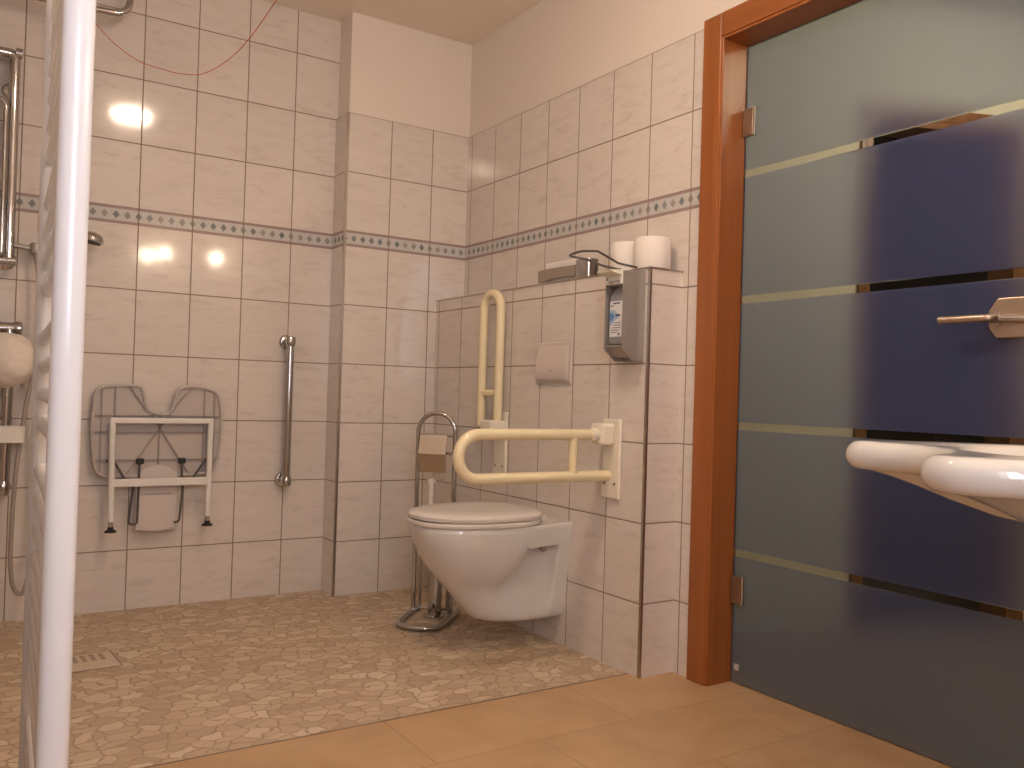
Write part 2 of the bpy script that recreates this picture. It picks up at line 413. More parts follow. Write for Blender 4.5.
# ---------------------------------------------------------------- door: frame, glass leaf
bm = bm_new(); XF = XC - 0.012
box(bm, XF, XC + 0.006, YJ + 0.008, YJ + 0.083, 0, ZH + 0.083)
box(bm, XF, XC + 0.006, YJ2 - 0.083, YJ2 - 0.008, 0, ZH + 0.083)
box(bm, XC - 0.008, XG + 0.011, YJ, YJ + 0.032, 0, ZH + 0.032)
box(bm, XC - 0.008, XG + 0.011, YJ2 - 0.032, YJ2, 0, ZH + 0.032)
fr = struct('trim_2', bm, M['wood'], sm=False, bevel=0.003)
bm = bm_new()
box(bm, XF - 0.0005, XC + 0.006, YJ2 - 0.0075, YJ + 0.0075, ZH + 0.008, ZH + 0.0835)
box(bm, XC - 0.008, XG + 0.011, YJ2 - 0.001, YJ + 0.001, ZH, ZH + 0.032)
obj('frame_head', bm, M['woody'], fr, sm=False, bevel=0.003)
d1 = thing('door_1', None, None, (XG, YJ - 0.004, 0.0), kind='structure')
bm = bm_new(); box(bm, XG, XG + 0.008, YJ2 + 0.004, YJ - 0.003, 0.004, ZH - 0.003)
obj('glass_pane', bm, M['glass'], d1, sm=False)
for zc in (1.733, 0.289):
    bm = bm_new()
    box(bm, XG - 0.014, XG - 0.0005, YJ - 0.046, YJ - 0.003, zc - 0.043, zc + 0.043)
    h = obj('hinge', bm, M['lever'], d1, sm=False, bevel=0.003); h['label'] = 'bronze coloured metal hinge'
    bm = bm_new(); tube(bm, [(XG - 0.011, YJ - 0.049, zc - 0.043), (XG - 0.011, YJ - 0.049, zc + 0.043)], 0.0055, 12)
    obj('hinge_pin', bm, M['chrome'], h)
bm = bm_new(); box(bm, XG - 0.004, XG - 0.0002, YJ - 0.034, YJ - 0.018, 0.045, 0.062); obj('rubber_buffer', bm, M['plate'], d1, sm=False)
# lever handle and lock case
hz = 1.079; yl = 1.080
bm = bm_new(); prof = [(yl - 0.135, hz - 0.045), (yl + 0.005, hz - 0.045), (yl + 0.024, hz - 0.020), (yl + 0.024, hz + 0.020), (yl + 0.004, hz + 0.049), (yl - 0.135, hz + 0.049)]
prism(bm, prof, lambda a, b, t: Vector((XG - t, a, b)), 0.0002, 0.016)
lk = obj('lock_case', bm, M['lever'], d1, sm=False, bevel=0.003); lk['label'] = 'champagne coloured lock case'
bm = bm_new()
tube(bm, [(XG - 0.016, yl, hz), (XG - 0.030, yl, hz)], 0.015, 24)
obj('handle_collar', bm, M['chrome'], lk)
bm = bm_new(); tube(bm, fillet([(XG - 0.028, yl, hz), (XG - 0.056, yl, hz), (XG - 0.058, yl + 0.120, hz)], 0.012), 0.0092, 16)
obj('lever_handle', bm, M['lever'], lk)
bm = bm_new(); tube(bm, [(XG - 0.018, yl - 0.07, hz - 0.004), (XG - 0.034, yl - 0.01, hz)], 0.009, 16)
obj('handle_neck', bm, M['chrome'], lk)

# ---------------------------------------------------------------- hall beyond the glass
P1 = Vector((2.97, 2.10, 0)); P2 = Vector((3.62, 1.84, 0)); HD = (P2 - P1).normalized(); HN = Vector((-HD.y, HD.x, 0))
hm = Matrix(((HD.x, HN.x, 0, P1.x), (HD.y, HN.y, 0, P1.y), (0, 0, 1, 0), (0, 0, 0, 1)))
L = (P2 - P1).length
bm = bm_new()
box(bm, -1.0, 0, 0, 0.12, 0, CEIL, mtx=hm); box(bm, L, 2.2, 0, 0.12, 0, CEIL, mtx=hm); box(bm, 0, L, 0, 0.12, 2.0, CEIL, mtx=hm)
struct('wall_hall', bm, M['hallw'], sm=False)
bm = bm_new()
box(bm, 0.0, 0.03, -0.012, 0.132, 0, 2.0, mtx=hm); box(bm, L - 0.03, L, -0.012, 0.132, 0, 2.0, mtx=hm); box(bm, 0.03, L - 0.03, -0.012, 0.132, 1.97, 2.0, mtx=hm)
box(bm, L, L + 0.05, -0.013, 0.0, 0, 2.05, mtx=hm); box(bm, -0.02, 0.0, -0.013, 0.0, 0, 2.05, mtx=hm); box(bm, 0, L, -0.013, 0.0, 2.0, 2.05, mtx=hm)
struct('trim_3', bm, M['hwood'], sm=False, bevel=0.002)
bm = bm_new()
box(bm, -0.9, 2.0, 2.2, 2.3, 0, CEIL, mtx=hm); box(bm, -1.0, -0.9, 0.12, 2.3, 0, CEIL, mtx=hm); box(bm, 2.0, 2.1, 0.12, 2.3, 0, CEIL, mtx=hm)
box(bm, -0.9, 2.0, 0.121, 2.2, -0.02, 0.002, mtx=hm); box(bm, -0.9, 2.0, 0.121, 2.2, CEIL - 0.01, CEIL + 0.03, mtx=hm)
struct('wall_unlit_room', bm, M['darkroom'], sm=False)
bm = bm_new(); box(bm, XG + 0.06, 5.4, -1.2, 3.3, -0.05, -0.0005); struct('floor_hall', bm, M['hallf'], sm=False)
bm = bm_new(); box(bm, XC + 0.2, 5.4, -1.2, 3.3, CEIL, CEIL + 0.05); struct('ceiling_hall', bm, M['hallw'], sm=False)
bm = bm_new(); box(bm, XC + 0.13, 5.4, -1.3, -1.2, 0, CEIL); box(bm, 5.3, 5.4, -1.2, 1.2, 0, CEIL); box(bm, XC + 0.12, XC + 0.13, -1.2, 0.6, 0, CEIL)
struct('wall_hall_end', bm, M['hallw'], sm=False)

# ================================================================ TOILET
TY = 2.540
def hull(sf, hm_, hb, z, n=128, s0=0.0, rec=0.0, s1=0.2, p=2.3):
    """closed plan loop: straight back on the wall, half-oval front; rec hollows the flank between wall flange and bowl"""
    sm_ = max(0.55 * sf - 0.02, 0.08); half = []
    ns = n // 2
    def hollow(s, w):
        g = max(0.0, min(1.0, (s - 0.052) / 0.016)) * max(0.0, min(1.0, (s1 + 0.02 - s) / 0.09)); g = g * g * (3 - 2 * g)
        return w - rec * g
    for i in range(ns + 1):
        s = s0 + (sm_ - s0) * i / ns; f = (s - s0) / max(sm_ - s0, 1e-6); f = f * f * (3 - 2 * f)
        half.append((s, hollow(s, hb + (hm_ - hb) * f)))
    for i in range(1, ns + 1):
        a = PI / 2 * i / ns; s = sm_ + (sf - sm_) * math.sin(a) ** (2 / p)
        half.append((s, max(hollow(s, hm_ * max(math.cos(a), 0) ** (2 / p)), 0.0)))
    half[-1] = (sf, 0.0)
    lp = half + [(s, -w) for s, w in half[-2::-1]]
    return [(XD - 0.0005 - s, TY + w, z) for s, w in lp]
def subd_smooth(a, b, t): return a + (b - a) * t
toilet = thing('toilet', 'white wall-hung toilet with closed lid on the half wall', 'toilet', (XD, TY, 0.095))
lev = [(0.095, 0.215, 0.066, 0.070, 0, .2), (0.100, 0.275, 0.078, 0.082, 0, .2), (0.113, 0.318, 0.086, 0.092, 0.004, .24), (0.135, 0.343, 0.090, 0.098, 0.010, .26), (0.165, 0.368, 0.092, 0.104, 0.016, .28), (0.195, 0.393, 0.094, 0.108, 0.022, .29),
       (0.222, 0.418, 0.100, 0.111, 0.028, .29), (0.240, 0.436, 0.116, 0.114, 0.036, .285), (0.262, 0.455, 0.131, 0.117, 0.042, .27), (0.290, 0.477, 0.146, 0.121, 0.046, .245), (0.320, 0.498, 0.158, 0.125, 0.047, .22), (0.345, 0.511, 0.166, 0.128, 0.047, .205), (0.357, 0.517, 0.169, 0.129, 0.047, .20), (0.361, 0.519, 0.170, 0.130, 0.0, .2), (0.385, 0.529, 0.174, 0.132, 0, .2), (0.415, 0.538, 0.178, 0.135, 0, .2),
       (0.428, 0.540, 0.178, 0.136, 0, .2), (0.434, 0.536, 0.174, 0.132, 0, .2)]
bm = bm_new(); loft(bm, [hull(sf, a, b, z, rec=r, s1=q) for z, sf, a, b, r, q in lev])
obj('bowl', bm, M['ceramic'], toilet, ang=50)
def egg(s0, sf, hw, z, n=48, hb=0.0):
    out = []
    for i in range(n):
        a = 2 * PI * i / n; c = (s0 + sf) / 2 - 0.02; ca, sa = math.cos(a), math.sin(a)
        if ca >= 0: s = c + (sf - c) * ca
        else: s = c - (c - s0) * (abs(ca) ** 0.75)
        w = hw * (abs(sa) ** 0.86) * (1 if sa >= 0 else -1)
        out.append((XD - s, TY + w, z))
    return out
bm = bm_new(); loft(bm, [egg(0.092, 0.540, 0.178, 0.4345), egg(0.087, 0.547, 0.183, 0.439), egg(0.087, 0.548, 0.184, 0.447), egg(0.092, 0.543, 0.180, 0.4515)])
obj('seat', bm, M['seatp'], toilet)
bm = bm_new(); loft(bm, [egg(0.086, 0.538, 0.178, 0.4535), egg(0.080, 0.544, 0.182, 0.458), egg(0.080, 0.545, 0.183, 0.468), egg(0.086, 0.539, 0.179, 0.474), egg(0.10, 0.520, 0.166, 0.479), egg(0.16, 0.44, 0.112, 0.482), egg(0.25, 0.35, 0.05, 0.483)])
obj('lid', bm, M['seatp'], toilet)
for s in (-1, 1):
    bm = bm_new(); tube(bm, [(XD - 0.076, TY + s * 0.040, 0.443), (XD - 0.076, TY + s * 0.068, 0.443)], 0.010, 14); obj('seat_hinge', bm, M['seatp'], toilet)
    bm = bm_new(); tube(bm, [(XD - 0.10, TY + s * 0.070, 0.346), (XD - 0.10, TY + s * 0.112, 0.346)], 0.011, 16); obj('bolt_cap', bm, M['chrome'], toilet)

# flush plate
fp = thing('flush_plate', 'pale square flush plate on the half wall above the toilet', 'flush plate', (XD, 2.535, 0.91))
bm = bm_new(); loft(bm, [[(XD - d, y, z) for y, z in ((2.43 + i, 0.912 + i), (2.642 - i, 0.912 + i), (2.642 - i, 1.062 - i), (2.43 + i, 1.062 - i))] for d, i in ((0.0003, 0), (0.004, 0), (0.007, 0.003))])
obj('plate', bm, M['plate'], fp, sm=False, bevel=0.004)
bm = bm_new(); pf = [(0, 0.920), (0.008, 0.921), (0.015, 0.935), (0.014, 0.97), (0.009, 1.01), (0, 1.05)]
prism(bm, pf, lambda d, z, y: Vector((XD - 0.007 - d, y, z)), 2.438, 2.634)
bt = obj('flush_button', bm, M['plate'], fp, ang=60, bevel=0.004)
bm = bm_new(); box(bm, XD - 0.0218, XD - 0.0205, 2.522, 2.548, 0.958, 0.961); obj('marking', bm, M['greyd'], bt, sm=False)

# ================================================================ GRAB RAILS beside the toilet
g1 = thing('folding_grab_rail', 'ivory folding grab rail lowered beside the toilet, nearest the door', 'grab rail', (XD, 2.19, 0.54), 'folding toilet grab rails')
def mount_plate(par, yc, z0, z1):
    bm = bm_new(); box(bm, XD - 0.014, XD - 0.0003, yc - 0.045, yc + 0.045, z0, z1)
    p_ = obj('mounting_plate', bm, M['ivory'], par, sm=False, bevel=0.006)
    for dy, dz in ((-0.025, 0.05), (0.025, 0.05)):
        bm = bm_new(); tube(bm, [(XD - 0.0138, yc + dy, z0 + dz), (XD - 0.016, yc + dy, z0 + dz)], 0.005, 12); obj('screw', bm, M['chrome'], p_)
yn = 2.205
mount_plate(g1, yn - 0.010, 0.540, 0.800)
bm = bm_new(); box(bm, XD - 0.065, XD - 0.013, yn - 0.032, yn + 0.032, 0.715, 0.785); obj('hinge_block', bm, M['ivory'], g1, sm=False, bevel=0.008)
bm = bm_new(); tube(bm, fillet([(XD - 0.060, yn, 0.748), (1.252, yn, 0.748), (1.252, yn, 0.615), (XD - 0.012, yn, 0.615)], 0.066, 14), 0.0175, 20)
obj('rail_tube', bm, M['yellow'], g1)
bm = bm_new(); tube(bm, [(XD - 0.090, yn, 0.748), (XD - 0.062, yn, 0.748)], 0.0215, 20); obj('tube_sleeve', bm, M['ivory'], g1)
bm = bm_new(); tube(bm, [(1.668, yn, 0.742), (1.668, yn, 0.621)], 0.015, 16); obj('cross_bar', bm, M['yellow'], g1)
bm = bm_new(); tube(bm, [(XD - 0.022, yn, 0.615), (XD - 0.0139, yn, 0.615)], 0.012, 14); obj('end_stop', bm, M['chrome'], g1)

g2 = thing('folding_grab_rail', 'ivory folding grab rail swung up vertical in the corner beyond the toilet', 'grab rail', (XD, 2.88, 0.54), 'folding toilet grab rails')
yf = 2.872
mount_plate(g2, yf, 0.540, 0.800)
bm = bm_new(); box(bm, XD - 0.085, XD - 0.013, yf - 0.045, yf + 0.035, 0.705, 0.768); obj('hinge_block', bm, M['ivory'], g2, sm=False, bevel=0.008)
m0 = Vector((1.795, yf, 0)); m1 = Vector((1.783, yf + 0.093, 0)); zz = Vector((0, 0, 1))
m0 = Vector((XD - 0.042, yf - 0.026, 0)); m1 = Vector((XD - 0.052, yf + 0.082, 0))
bm = bm_new(); tube(bm, fillet([m0 + zz * 0.765, m0 + zz * 1.262, m1 + zz * 1.262, m1 + zz * 0.742], 0.058, 14), 0.0175, 20)
obj('rail_tube', bm, M['yellow'], g2)
bm = bm_new(); tube(bm, [m0 + zz * 0.872, m1 + zz * 0.872], 0.015, 16); obj('cross_bar', bm, M['yellow'], g2)

# ================================================================ STAND with paper holder and brush
SC = Vector((1.60, 3.005, 0)); SF = Vector((-0.68, -0.74, 0)).normalized(); SR = Vector((0.74, -0.68, 0)).normalized()
def SP(r, f, z): return SC + SR * r + SF * f + Vector((0, 0, z))
st = thing('toilet_brush_stand', 'chrome freestanding paper and brush stand between toilet and duct', 'stand', SC)
bm = bm_new(); tube(bm, fillet([SP(-0.070, -0.09, 0.011), SP(-0.077, 0.238, 0.011), SP(0.092, 0.226, 0.011), SP(0.100, -0.06, 0.011)], 0.075, 14), 0.0105, 16)
obj('base_loop', bm, M['chrome'], st)
bm = bm_new(); tube(bm, fillet([SP(-0.074, -0.02, 0.010), SP(-0.074, -0.02, 0.787), SP(0.074, -0.02, 0.787), SP(0.074, -0.02, 0.010)], 0.0735, 16), 0.0088, 16)
obj('upright_hoop', bm, M['chrome'], st)
for r in (-0.055, 0.055):
    bm = bm_new(); tube(bm, [SP(r, -0.045, 0.012), SP(r, -0.045, 0.345)], 0.005, 10); obj('inner_rod', bm, M['chrome'], st)
bm = bm_new(); tube(bm, [SP(-0.08, -0.045, 0.016), SP(0.08, -0.045, 0.016)], 0.006, 10); obj('base_crossbar', bm, M['chrome'], st)
bm = bm_new(); tube(bm, [SP(-0.074, -0.02, 0.70), SP(0.074, -0.02, 0.70)], 0.005, 12); obj('flap_bar', bm, M['chrome'], st)
bm = bm_new(); pf = []
for i in range(9):
    t = i / 8; pf.append((0.0 + 0.024 * min(t / 0.5, (1.25 - t) / 0.75), 0.702 - 0.145 * t))
prism(bm, pf + [(f - 0.0025, z - 0.001) for f, z in pf[::-1]], lambda f, z, r: SP(r, f, z), -0.061, 0.048)
obj('paper_flap', bm, M['trim'], st, ang=30)
bm = bm_new(); tube(bm, [SP(-0.07, 0.0, 0.632), SP(0.064, 0.0, 0.632)], 0.005, 12); lathe(bm, [(0.001, -0.008), (0.007, -0.005), (0.009, 0), (0.007, 0.005), (0.001, 0.008)], SP(0.064, 0.0, 0.632), 14)
obj('roll_bar', bm, M['chrome'], st)
bm = bm_new(); lathe(bm, [(0.042, 0.001), (0.042, 0.008), (0.026, 0.012), (0.0255, 0.30), (0.022, 0.30), (0.022, 0.02), (0.001, 0.02)], SP(0.022, 0.015, 0), 28)
obj('brush_tube', bm, M['chrome'], st)
br = thing('toilet_brush', 'white handled toilet brush standing in the chrome stand', 'toilet brush', SP(0.022, 0.015, 0.025))
bm = bm_new(); lathe(bm, [(0.010, 0.20), (0.010, 0.495), (0.012, 0.51), (0.019, 0.525), (0.019, 0.530), (0.001, 0.533)], SP(-0.018, -0.03, 0), 20)
o = obj('handle', bm, M['whitep'], br)
bm = bm_new(); lathe(bm, [(0.006, 0.03), (0.018, 0.035), (0.020, 0.08), (0.016, 0.12), (0.004, 0.125)], SP(0.022, 0.015, 0), 20); obj('bristles', bm, M['whitep'], br)
bm = bm_new(); tube(bm, [SP(0.022, 0.015, 0.12), SP(0.0, -0.01, 0.18), SP(-0.018, -0.03, 0.21)], 0.004, 8); obj('neck', bm, M['whitep'], br)

# ================================================================ DISPENSER, LEDGE THINGS
DX, DY0, DY1 = 1.736, 2.062, 2.150
dp = thing('soap_dispenser', 'grey metal elbow soap dispenser at the end of the half wall', 'soap dispenser', (XD, 2.105, 0.985))
side = [(DX, 1.022), (DX + 0.043, 0.985), (XD - 0.0004, 0.985), (XD - 0.0004, 1.277), (DX, 1.262)]
bm = bm_new()
prism(bm, side, lambda x, z, y: Vector((x, y, z)), DY0, DY0 + 0.003)
prism(bm, side, lambda x, z, y: Vector((x, y, z)), DY1 - 0.003, DY1)
box(bm, XD - 0.004, XD - 0.0005, DY0 + 0.003, DY1 - 0.003, 0.985, 1.275)
prism(bm, [(DX + 0.006, 1.030), (DX + 0.043, 0.998), (XD - 0.004, 0.998), (XD - 0.004, 1.001), (DX + 0.044, 1.001), (DX + 0.008, 1.033)], lambda x, z, y: Vector((x, y, z)), DY0 + 0.003, DY1 - 0.003)
obj('housing', bm, M['satin'], dp, sm=False)
bm = bm_new()
prism(bm, [(DX - 0.004, 1.222), (XD - 0.006, 1.222), (XD - 0.006, 1.262), (DX - 0.004, 1.250)], lambda x, z, y: Vector((x, y, z)), DY0 + 0.004, DY1 - 0.004)
ph = obj('pump_head', bm, M['whitep'], dp, sm=False, bevel=0.003)
bm = bm_new(); prism(bm, [(DX - 0.045, 1.262), (DX - 0.040, 1.255), (DX + 0.0, 1.248), (XD - 0.02, 1.262), (XD - 0.02, 1.272)], lambda x, z, y: Vector((x, y, z)), DY0 + 0.005, DY1 - 0.006)
obj('spout_cover', bm, M['pale'], dp, sm=False, bevel=0.002)
bm = bm_new(); tube(bm, [(DX - 0.0039, DY1 - 0.014, 1.240), (DX - 0.0052, DY1 - 0.014, 1.240)], 0.0035, 10); obj('indicator', bm, M['black'], ph)
cu = bpy.data.curves.new('lettering', 'FONT'); cu.body = 'ingo-man'; cu.size = 0.0145; cu.align_x = 'CENTER'; cu.align_y = 'CENTER'; cu.extrude = 0.0002
to = bpy.data.objects.new('lettering_source', cu); COL.objects.link(to)
dg = bpy.context.evaluated_depsgraph_get(); me = bpy.data.meshes.new_from_object(to.evaluated_get(dg)); bpy.data.objects.remove(to)
Rt = Matrix(((0, 0, -1, DX - 0.0044), (-1, 0, 0, 2.101), (0, 1, 0, 1.2315), (0, 0, 0, 1)))
me.transform(Rt); me.materials.clear(); me.materials.append(M['ink'])
lo = bpy.data.objects.new('lettering', me); COL.objects.link(lo); lo.parent = ph; lo.matrix_parent_inverse = inv_chain(ph)
bm = bm_new(); yl1, yl2 = DY0 + 0.010, DY1 - 0.004
tube(bm, fillet([(XD - 0.03, yl1, 1.279), (1.722, yl1, 1.284), (1.640, yl1, 1.312), (1.580, yl1, 1.306), (1.572, yl1 + 0.03, 1.302), (1.585, yl2, 1.300), (1.650, yl2, 1.298), (1.722, yl2, 1.284), (XD - 0.03, yl2, 1.279)], 0.02, 6), 0.0036, 10)
obj('elbow_lever', bm, M['dark'], dp)
bo = thing('soap_bottle', 'grey refill bottle with blue and white label inside the dispenser', 'bottle', (1.782, 2.106, 1.036))
def rbox(x0, x1, y0, y1, z, r, n=5):
    out = []
    for cx, cy, a0 in ((x1 - r, y1 - r, 0), (x0 + r, y1 - r, PI / 2), (x0 + r, y0 + r, PI), (x1 - r, y0 + r, 1.5 * PI)):
        for k in range(n + 1): a = a0 + PI / 2 * k / n; out.append((cx + r * math.cos(a), cy + r * math.sin(a), z))
    return out
bm = bm_new(); loft(bm, [rbox(1.750, 1.814, 2.072, 2.140, 1.036, 0.008), rbox(1.747, 1.816, 2.069, 2.143, 1.042, 0.010), rbox(1.747, 1.816, 2.069, 2.143, 1.185, 0.010), rbox(1.753, 1.81, 2.076, 2.136, 1.205, 0.012), rbox(1.766, 1.796, 2.090, 2.120, 1.221, 0.012)])
obj('body', bm, M['bottle'], bo)
bm = bm_new(); box(bm, 1.7462, 1.7472, 2.078, 2.136, 1.060, 1.172); lb = obj('label', bm, M['label'], bo, sm=False)
bm = bm_new()
prism(bm, [(2.136, 1.142), (2.118, 1.146), (2.098, 1.134), (2.088, 1.120), (2.110, 1.112), (2.122, 1.100), (2.136, 1.096)], lambda y, z, t: Vector((t, y, z)), 1.7456, 1.7463)
obj('pale_blue_swoosh', bm, M['pblue'], lb, sm=False)
bm = bm_new(); prism(bm, [(2.136, 1.136), (2.122, 1.136), (2.112, 1.124), (2.122, 1.112), (2.136, 1.108)], lambda y, z, t: Vector((t, y, z)), 1.7450, 1.7457)
obj('blue_print', bm, M['blue'], lb, sm=False)
bm = bm_new(); rr = random.Random(3)
for z, a, b, hh in ((1.127, 2.108, 2.086, 0.006), (1.104, 2.11, 2.084, 0.002), (1.096, 2.115, 2.082, 0.002), (1.088, 2.12, 2.083, 0.0018), (1.081, 2.128, 2.09, 0.0018), (1.074, 2.128, 2.098, 0.0018)):
    box(bm, 1.7451, 1.7461, b, a, z - hh / 2, z + hh / 2)
obj('printed_lines', bm, M['ink'], lb, sm=False)
bm = bm_new(); box(bm, 1.7451, 1.7461, 2.088, 2.120, 1.163, 1.167); obj('printed_heading', bm, M['ink'], lb, sm=False)
bm = bm_new(); box(bm, 1.7451, 1.7461, 2.118, 2.132, 1.1555, 1.1585); obj('printed_mark', bm, M['ink'], lb, sm=False)
bm = bm_new(); box(bm, 1.7451, 1.7461, 2.087, 2.094, 1.064, 1.071); obj('printed_mark', bm, M['ink'], lb, sm=False)
# long metal holder lying on the ledge
hb = thing('metal_holder', 'long chrome fronted holder bar lying on the half wall ledge', 'holder', (1.85, 2.46, ZT))
bm = bm_new()
prof = [(2.440, 1.293), (2.50, 1.297), (2.56, 1.296), (2.61, 1.293), (2.668, 1.288), (2.669, 1.332), (2.60, 1.334), (2.52, 1.333), (2.440, 1.331)]
prism(bm, prof, lambda y, z, x: Vector((x, y, z - 0.0)), 1.832, 1.846)
obj('front_plate', bm, M['trim'], hb, ang=30)
bm = bm_new(); loft(bm, [rbox(1.828, 1.880, 2.362, 2.439, z, 0.012) for z in (1.2835, 1.348)]); obj('end_block', bm, M['chrome'], hb)
bm = bm_new(); box(bm, 1.8465, 1.885, 2.4395, 2.64, 1.2824, 1.358); obj('white_liner', bm, M['paper'], hb, sm=False, bevel=0.004)
# toilet rolls
def roll(x, y, label):
    r = thing('toilet_roll', label, 'toilet roll', (x, y, ZT), 'toilet rolls on the ledge')
    bm = bm_new(); z0 = ZT + 0.0022
    lathe(bm, [(0.021, z0), (0.056, z0), (0.0585, z0 + 0.004), (0.059, z0 + 0.05), (0.0585, z0 + 0.099), (0.056, z0 + 0.103), (0.021, z0 + 0.103), (0.0205, z0 + 0.05), (0.021, z0)], (x, y, 0), 40)
    obj('paper', bm, M['paper'], r)
    bm = bm_new(); lathe(bm, [(0.0205, z0), (0.0205, z0 + 0.1035), (0.019, z0 + 0.1035), (0.019, z0), (0.0205, z0)], (x, y, 0), 28); obj('core', bm, M['card'], r)
roll(1.893, 2.108, 'white toilet roll standing at the outer end of the ledge, above the dispenser')
roll(1.896, 2.232, 'white toilet roll half hidden behind another roll on the ledge')

# ================================================================ SHOWER SEAT folded against the wall
ss = thing('folding_shower_seat', 'grey folding shower seat with white frame hung up on the tiled wall', 'shower seat', (0.685, YA, 0.30))
out = [(0.452, 0.80), (0.461, 0.843), (0.498, 0.861), (0.575, 0.866), (0.618, 0.860), (0.632, 0.832), (0.640, 0.790), (0.656, 0.768), (0.690, 0.759), (0.722, 0.764), (0.735, 0.798), (0.744, 0.838), (0.768, 0.862), (0.812, 0.868),
       (0.872, 0.858), (0.906, 0.838), (0.922, 0.775), (0.926, 0.70), (0.919, 0.61), (0.902, 0.545), (0.872, 0.518), (0.78, 0.510), (0.69, 0.508), (0.58, 0.510), (0.50, 0.514), (0.466, 0.54), (0.452, 0.61), (0.446, 0.70)]
ol = [(p.x, p.y) for p in catmull([(a, b, 0) for a, b in out], 4, True)]
def off(pl, d):
    n = len(pl); r = []
    for i in range(n):
        a, b = Vector(pl[(i - 1) % n]), Vector(pl[(i + 1) % n]); t = (b - a).normalized(); nn = Vector((t.y, -t.x)); r.append((pl[i][0] + nn.x * d, pl[i][1] + nn.y * d))
    return r
sgn = 1
cx = sum(p[0] for p in ol) / len(ol)
if off(ol, 0.01)[0][0] > ol[0][0]: sgn = 1
else: sgn = -1
bm = bm_new(); inn = off(ol, 0.006 * sgn); inn2 = off(ol, 0.010 * sgn)
loft(bm, [[(x, YA - 0.020, z) for x, z in inn], [(x, YA - 0.026, z) for x, z in ol], [(x, YA - 0.052, z) for x, z in ol], [(x, YA - 0.055, z) for x, z in inn], [(x, YA - 0.054, z) for x, z in inn2], [(x, YA - 0.044, z) for x, z in inn2]])
sp = obj('seat_panel', bm, M['grey'], ss, ang=35)
bm = bm_new()
def rib(x0, z0, x1, z1, w=0.0045):
    a, b = Vector((x0, 0, z0)), Vector((x1, 0, z1)); d = (b - a).normalized(); nn = Vector((-d.z, 0, d.x)) * w / 2
    q = [a - nn, a + nn, b + nn, b - nn]
    v0 = [bm.verts.new((p.x, YA - 0.0445, p.z)) for p in q]; v1 = [bm.verts.new((p.x, YA - 0.0545, p.z)) for p in q]
    for k in range(4): bm.faces.new((v0[k], v0[(k + 1) % 4], v1[(k + 1) % 4], v1[k]))
    bm.faces.new(v1); bm.faces.new(v0[::-1])
for zr in (0.746, 0.684, 0.578): rib(0.458, zr, 0.916, zr)
for xr, za in ((0.482, 0.845), (0.528, 0.858), (0.853, 0.857), (0.892, 0.840)): rib(xr, za, xr, 0.53)
rib(0.575, 0.858, 0.640, 0.765); rib(0.806, 0.86, 0.72, 0.755)
rib(0.645, 0.768, 0.800, 0.525); rib(0.735, 0.768, 0.575, 0.525); rib(0.688, 0.76, 0.688, 0.515)
obj('underside_ribs', bm, M['greyd'], sp, sm=False)
for s, x0, x1, zb_ in ((-1, 0.516, 0.520, 0.312), (1, 0.872, 0.868, 0.318)):
    bm = bm_new(); a = Vector((x0, YA - 0.078, 0.738)); b = Vector((x1, YA - 0.092, zb_ + 0.04)); tube(bm, [a, b], 0.011, 14)
    lg = obj('leg', bm, M['whitep'], ss)
    bm = bm_new(); tube(bm, [b + Vector((0, 0, 0.002)), b - Vector((0, 0, 0.022))], 0.0085, 12); obj('leg_tip', bm, M['satin'], lg)
    bm = bm_new(); lathe(bm, [(0.010, 0.004), (0.010, -0.004), (0.021, -0.012), (0.021, -0.016)], b - Vector((0, 0, 0.022)), 20); obj('rubber_foot', bm, M['black'], lg)
bm = bm_new(); box(bm, 0.506, 0.882, YA - 0.088, YA - 0.068, 0.718, 0.739); obj('top_bar', bm, M['whitep'], ss, sm=False, bevel=0.004)
bm = bm_new(); box(bm, 0.518, 0.870, YA - 0.096, YA - 0.076, 0.480, 0.510); obj('cross_bar', bm, M['whitep'], ss, sm=False, bevel=0.004)
pl = [(0.612, 0.325), (0.622, 0.312), (0.685, 0.304), (0.748, 0.312), (0.757, 0.325), (0.757, 0.50), (0.745, 0.535), (0.70, 0.556), (0.66, 0.554), (0.625, 0.535), (0.612, 0.50)]
pp = [(p.x, p.y) for p in catmull([(a, b, 0) for a, b in pl], 4, True)]
bm = bm_new(); prism(bm, pp, lambda x, z, t: Vector((x, YA - t, z)), 0.018, 0.058)
pd = obj('hinge_cover', bm, M['plate'], ss, ang=50, bevel=0.004); pd['label'] = 'pale rounded cover plate'
bm = bm_new(); box(bm, 0.637, 0.735, YA - 0.0595, YA - 0.0575, 0.445, 0.448); obj('embossed_line', bm, M['greyd'], pd, sm=False)
for s, xa, xb in ((-1, 0.618, 0.583), (1, 0.757, 0.770)):
    if s < 0: pts = [(0.618, YA - 0.066, 0.572), (0.616, YA - 0.066, 0.335), (0.584, YA - 0.066, 0.335), (0.598, YA - 0.066, 0.49)]
    else: pts = [(0.770, YA - 0.066, 0.572), (0.776, YA - 0.066, 0.46), (0.768, YA - 0.066, 0.338), (0.748, YA - 0.066, 0.335)]
    bm = bm_new(); tube(bm, fillet(pts, 0.012, 6), 0.0042, 10); w = obj('wire_loop', bm, M['dark'], ss)
    bm = bm_new(); box(bm, pts[0][0] - 0.012, pts[0][0] + 0.014, YA - 0.074, YA - 0.055, 0.563, 0.584); obj('clip', bm, M['black'], w, sm=False, bevel=0.003)
for pts in ([(0.500, YA - 0.062, 0.577), (0.528, YA - 0.062, 0.577), (0.575, YA - 0.066, 0.492)], [(0.886, YA - 0.062, 0.583), (0.862, YA - 0.062, 0.577), (0.805, YA - 0.066, 0.492)]):
    bm = bm_new(); tube(bm, fillet(pts, 0.01, 4), 0.0045, 10); obj('strut', bm, M['dark'], ss)
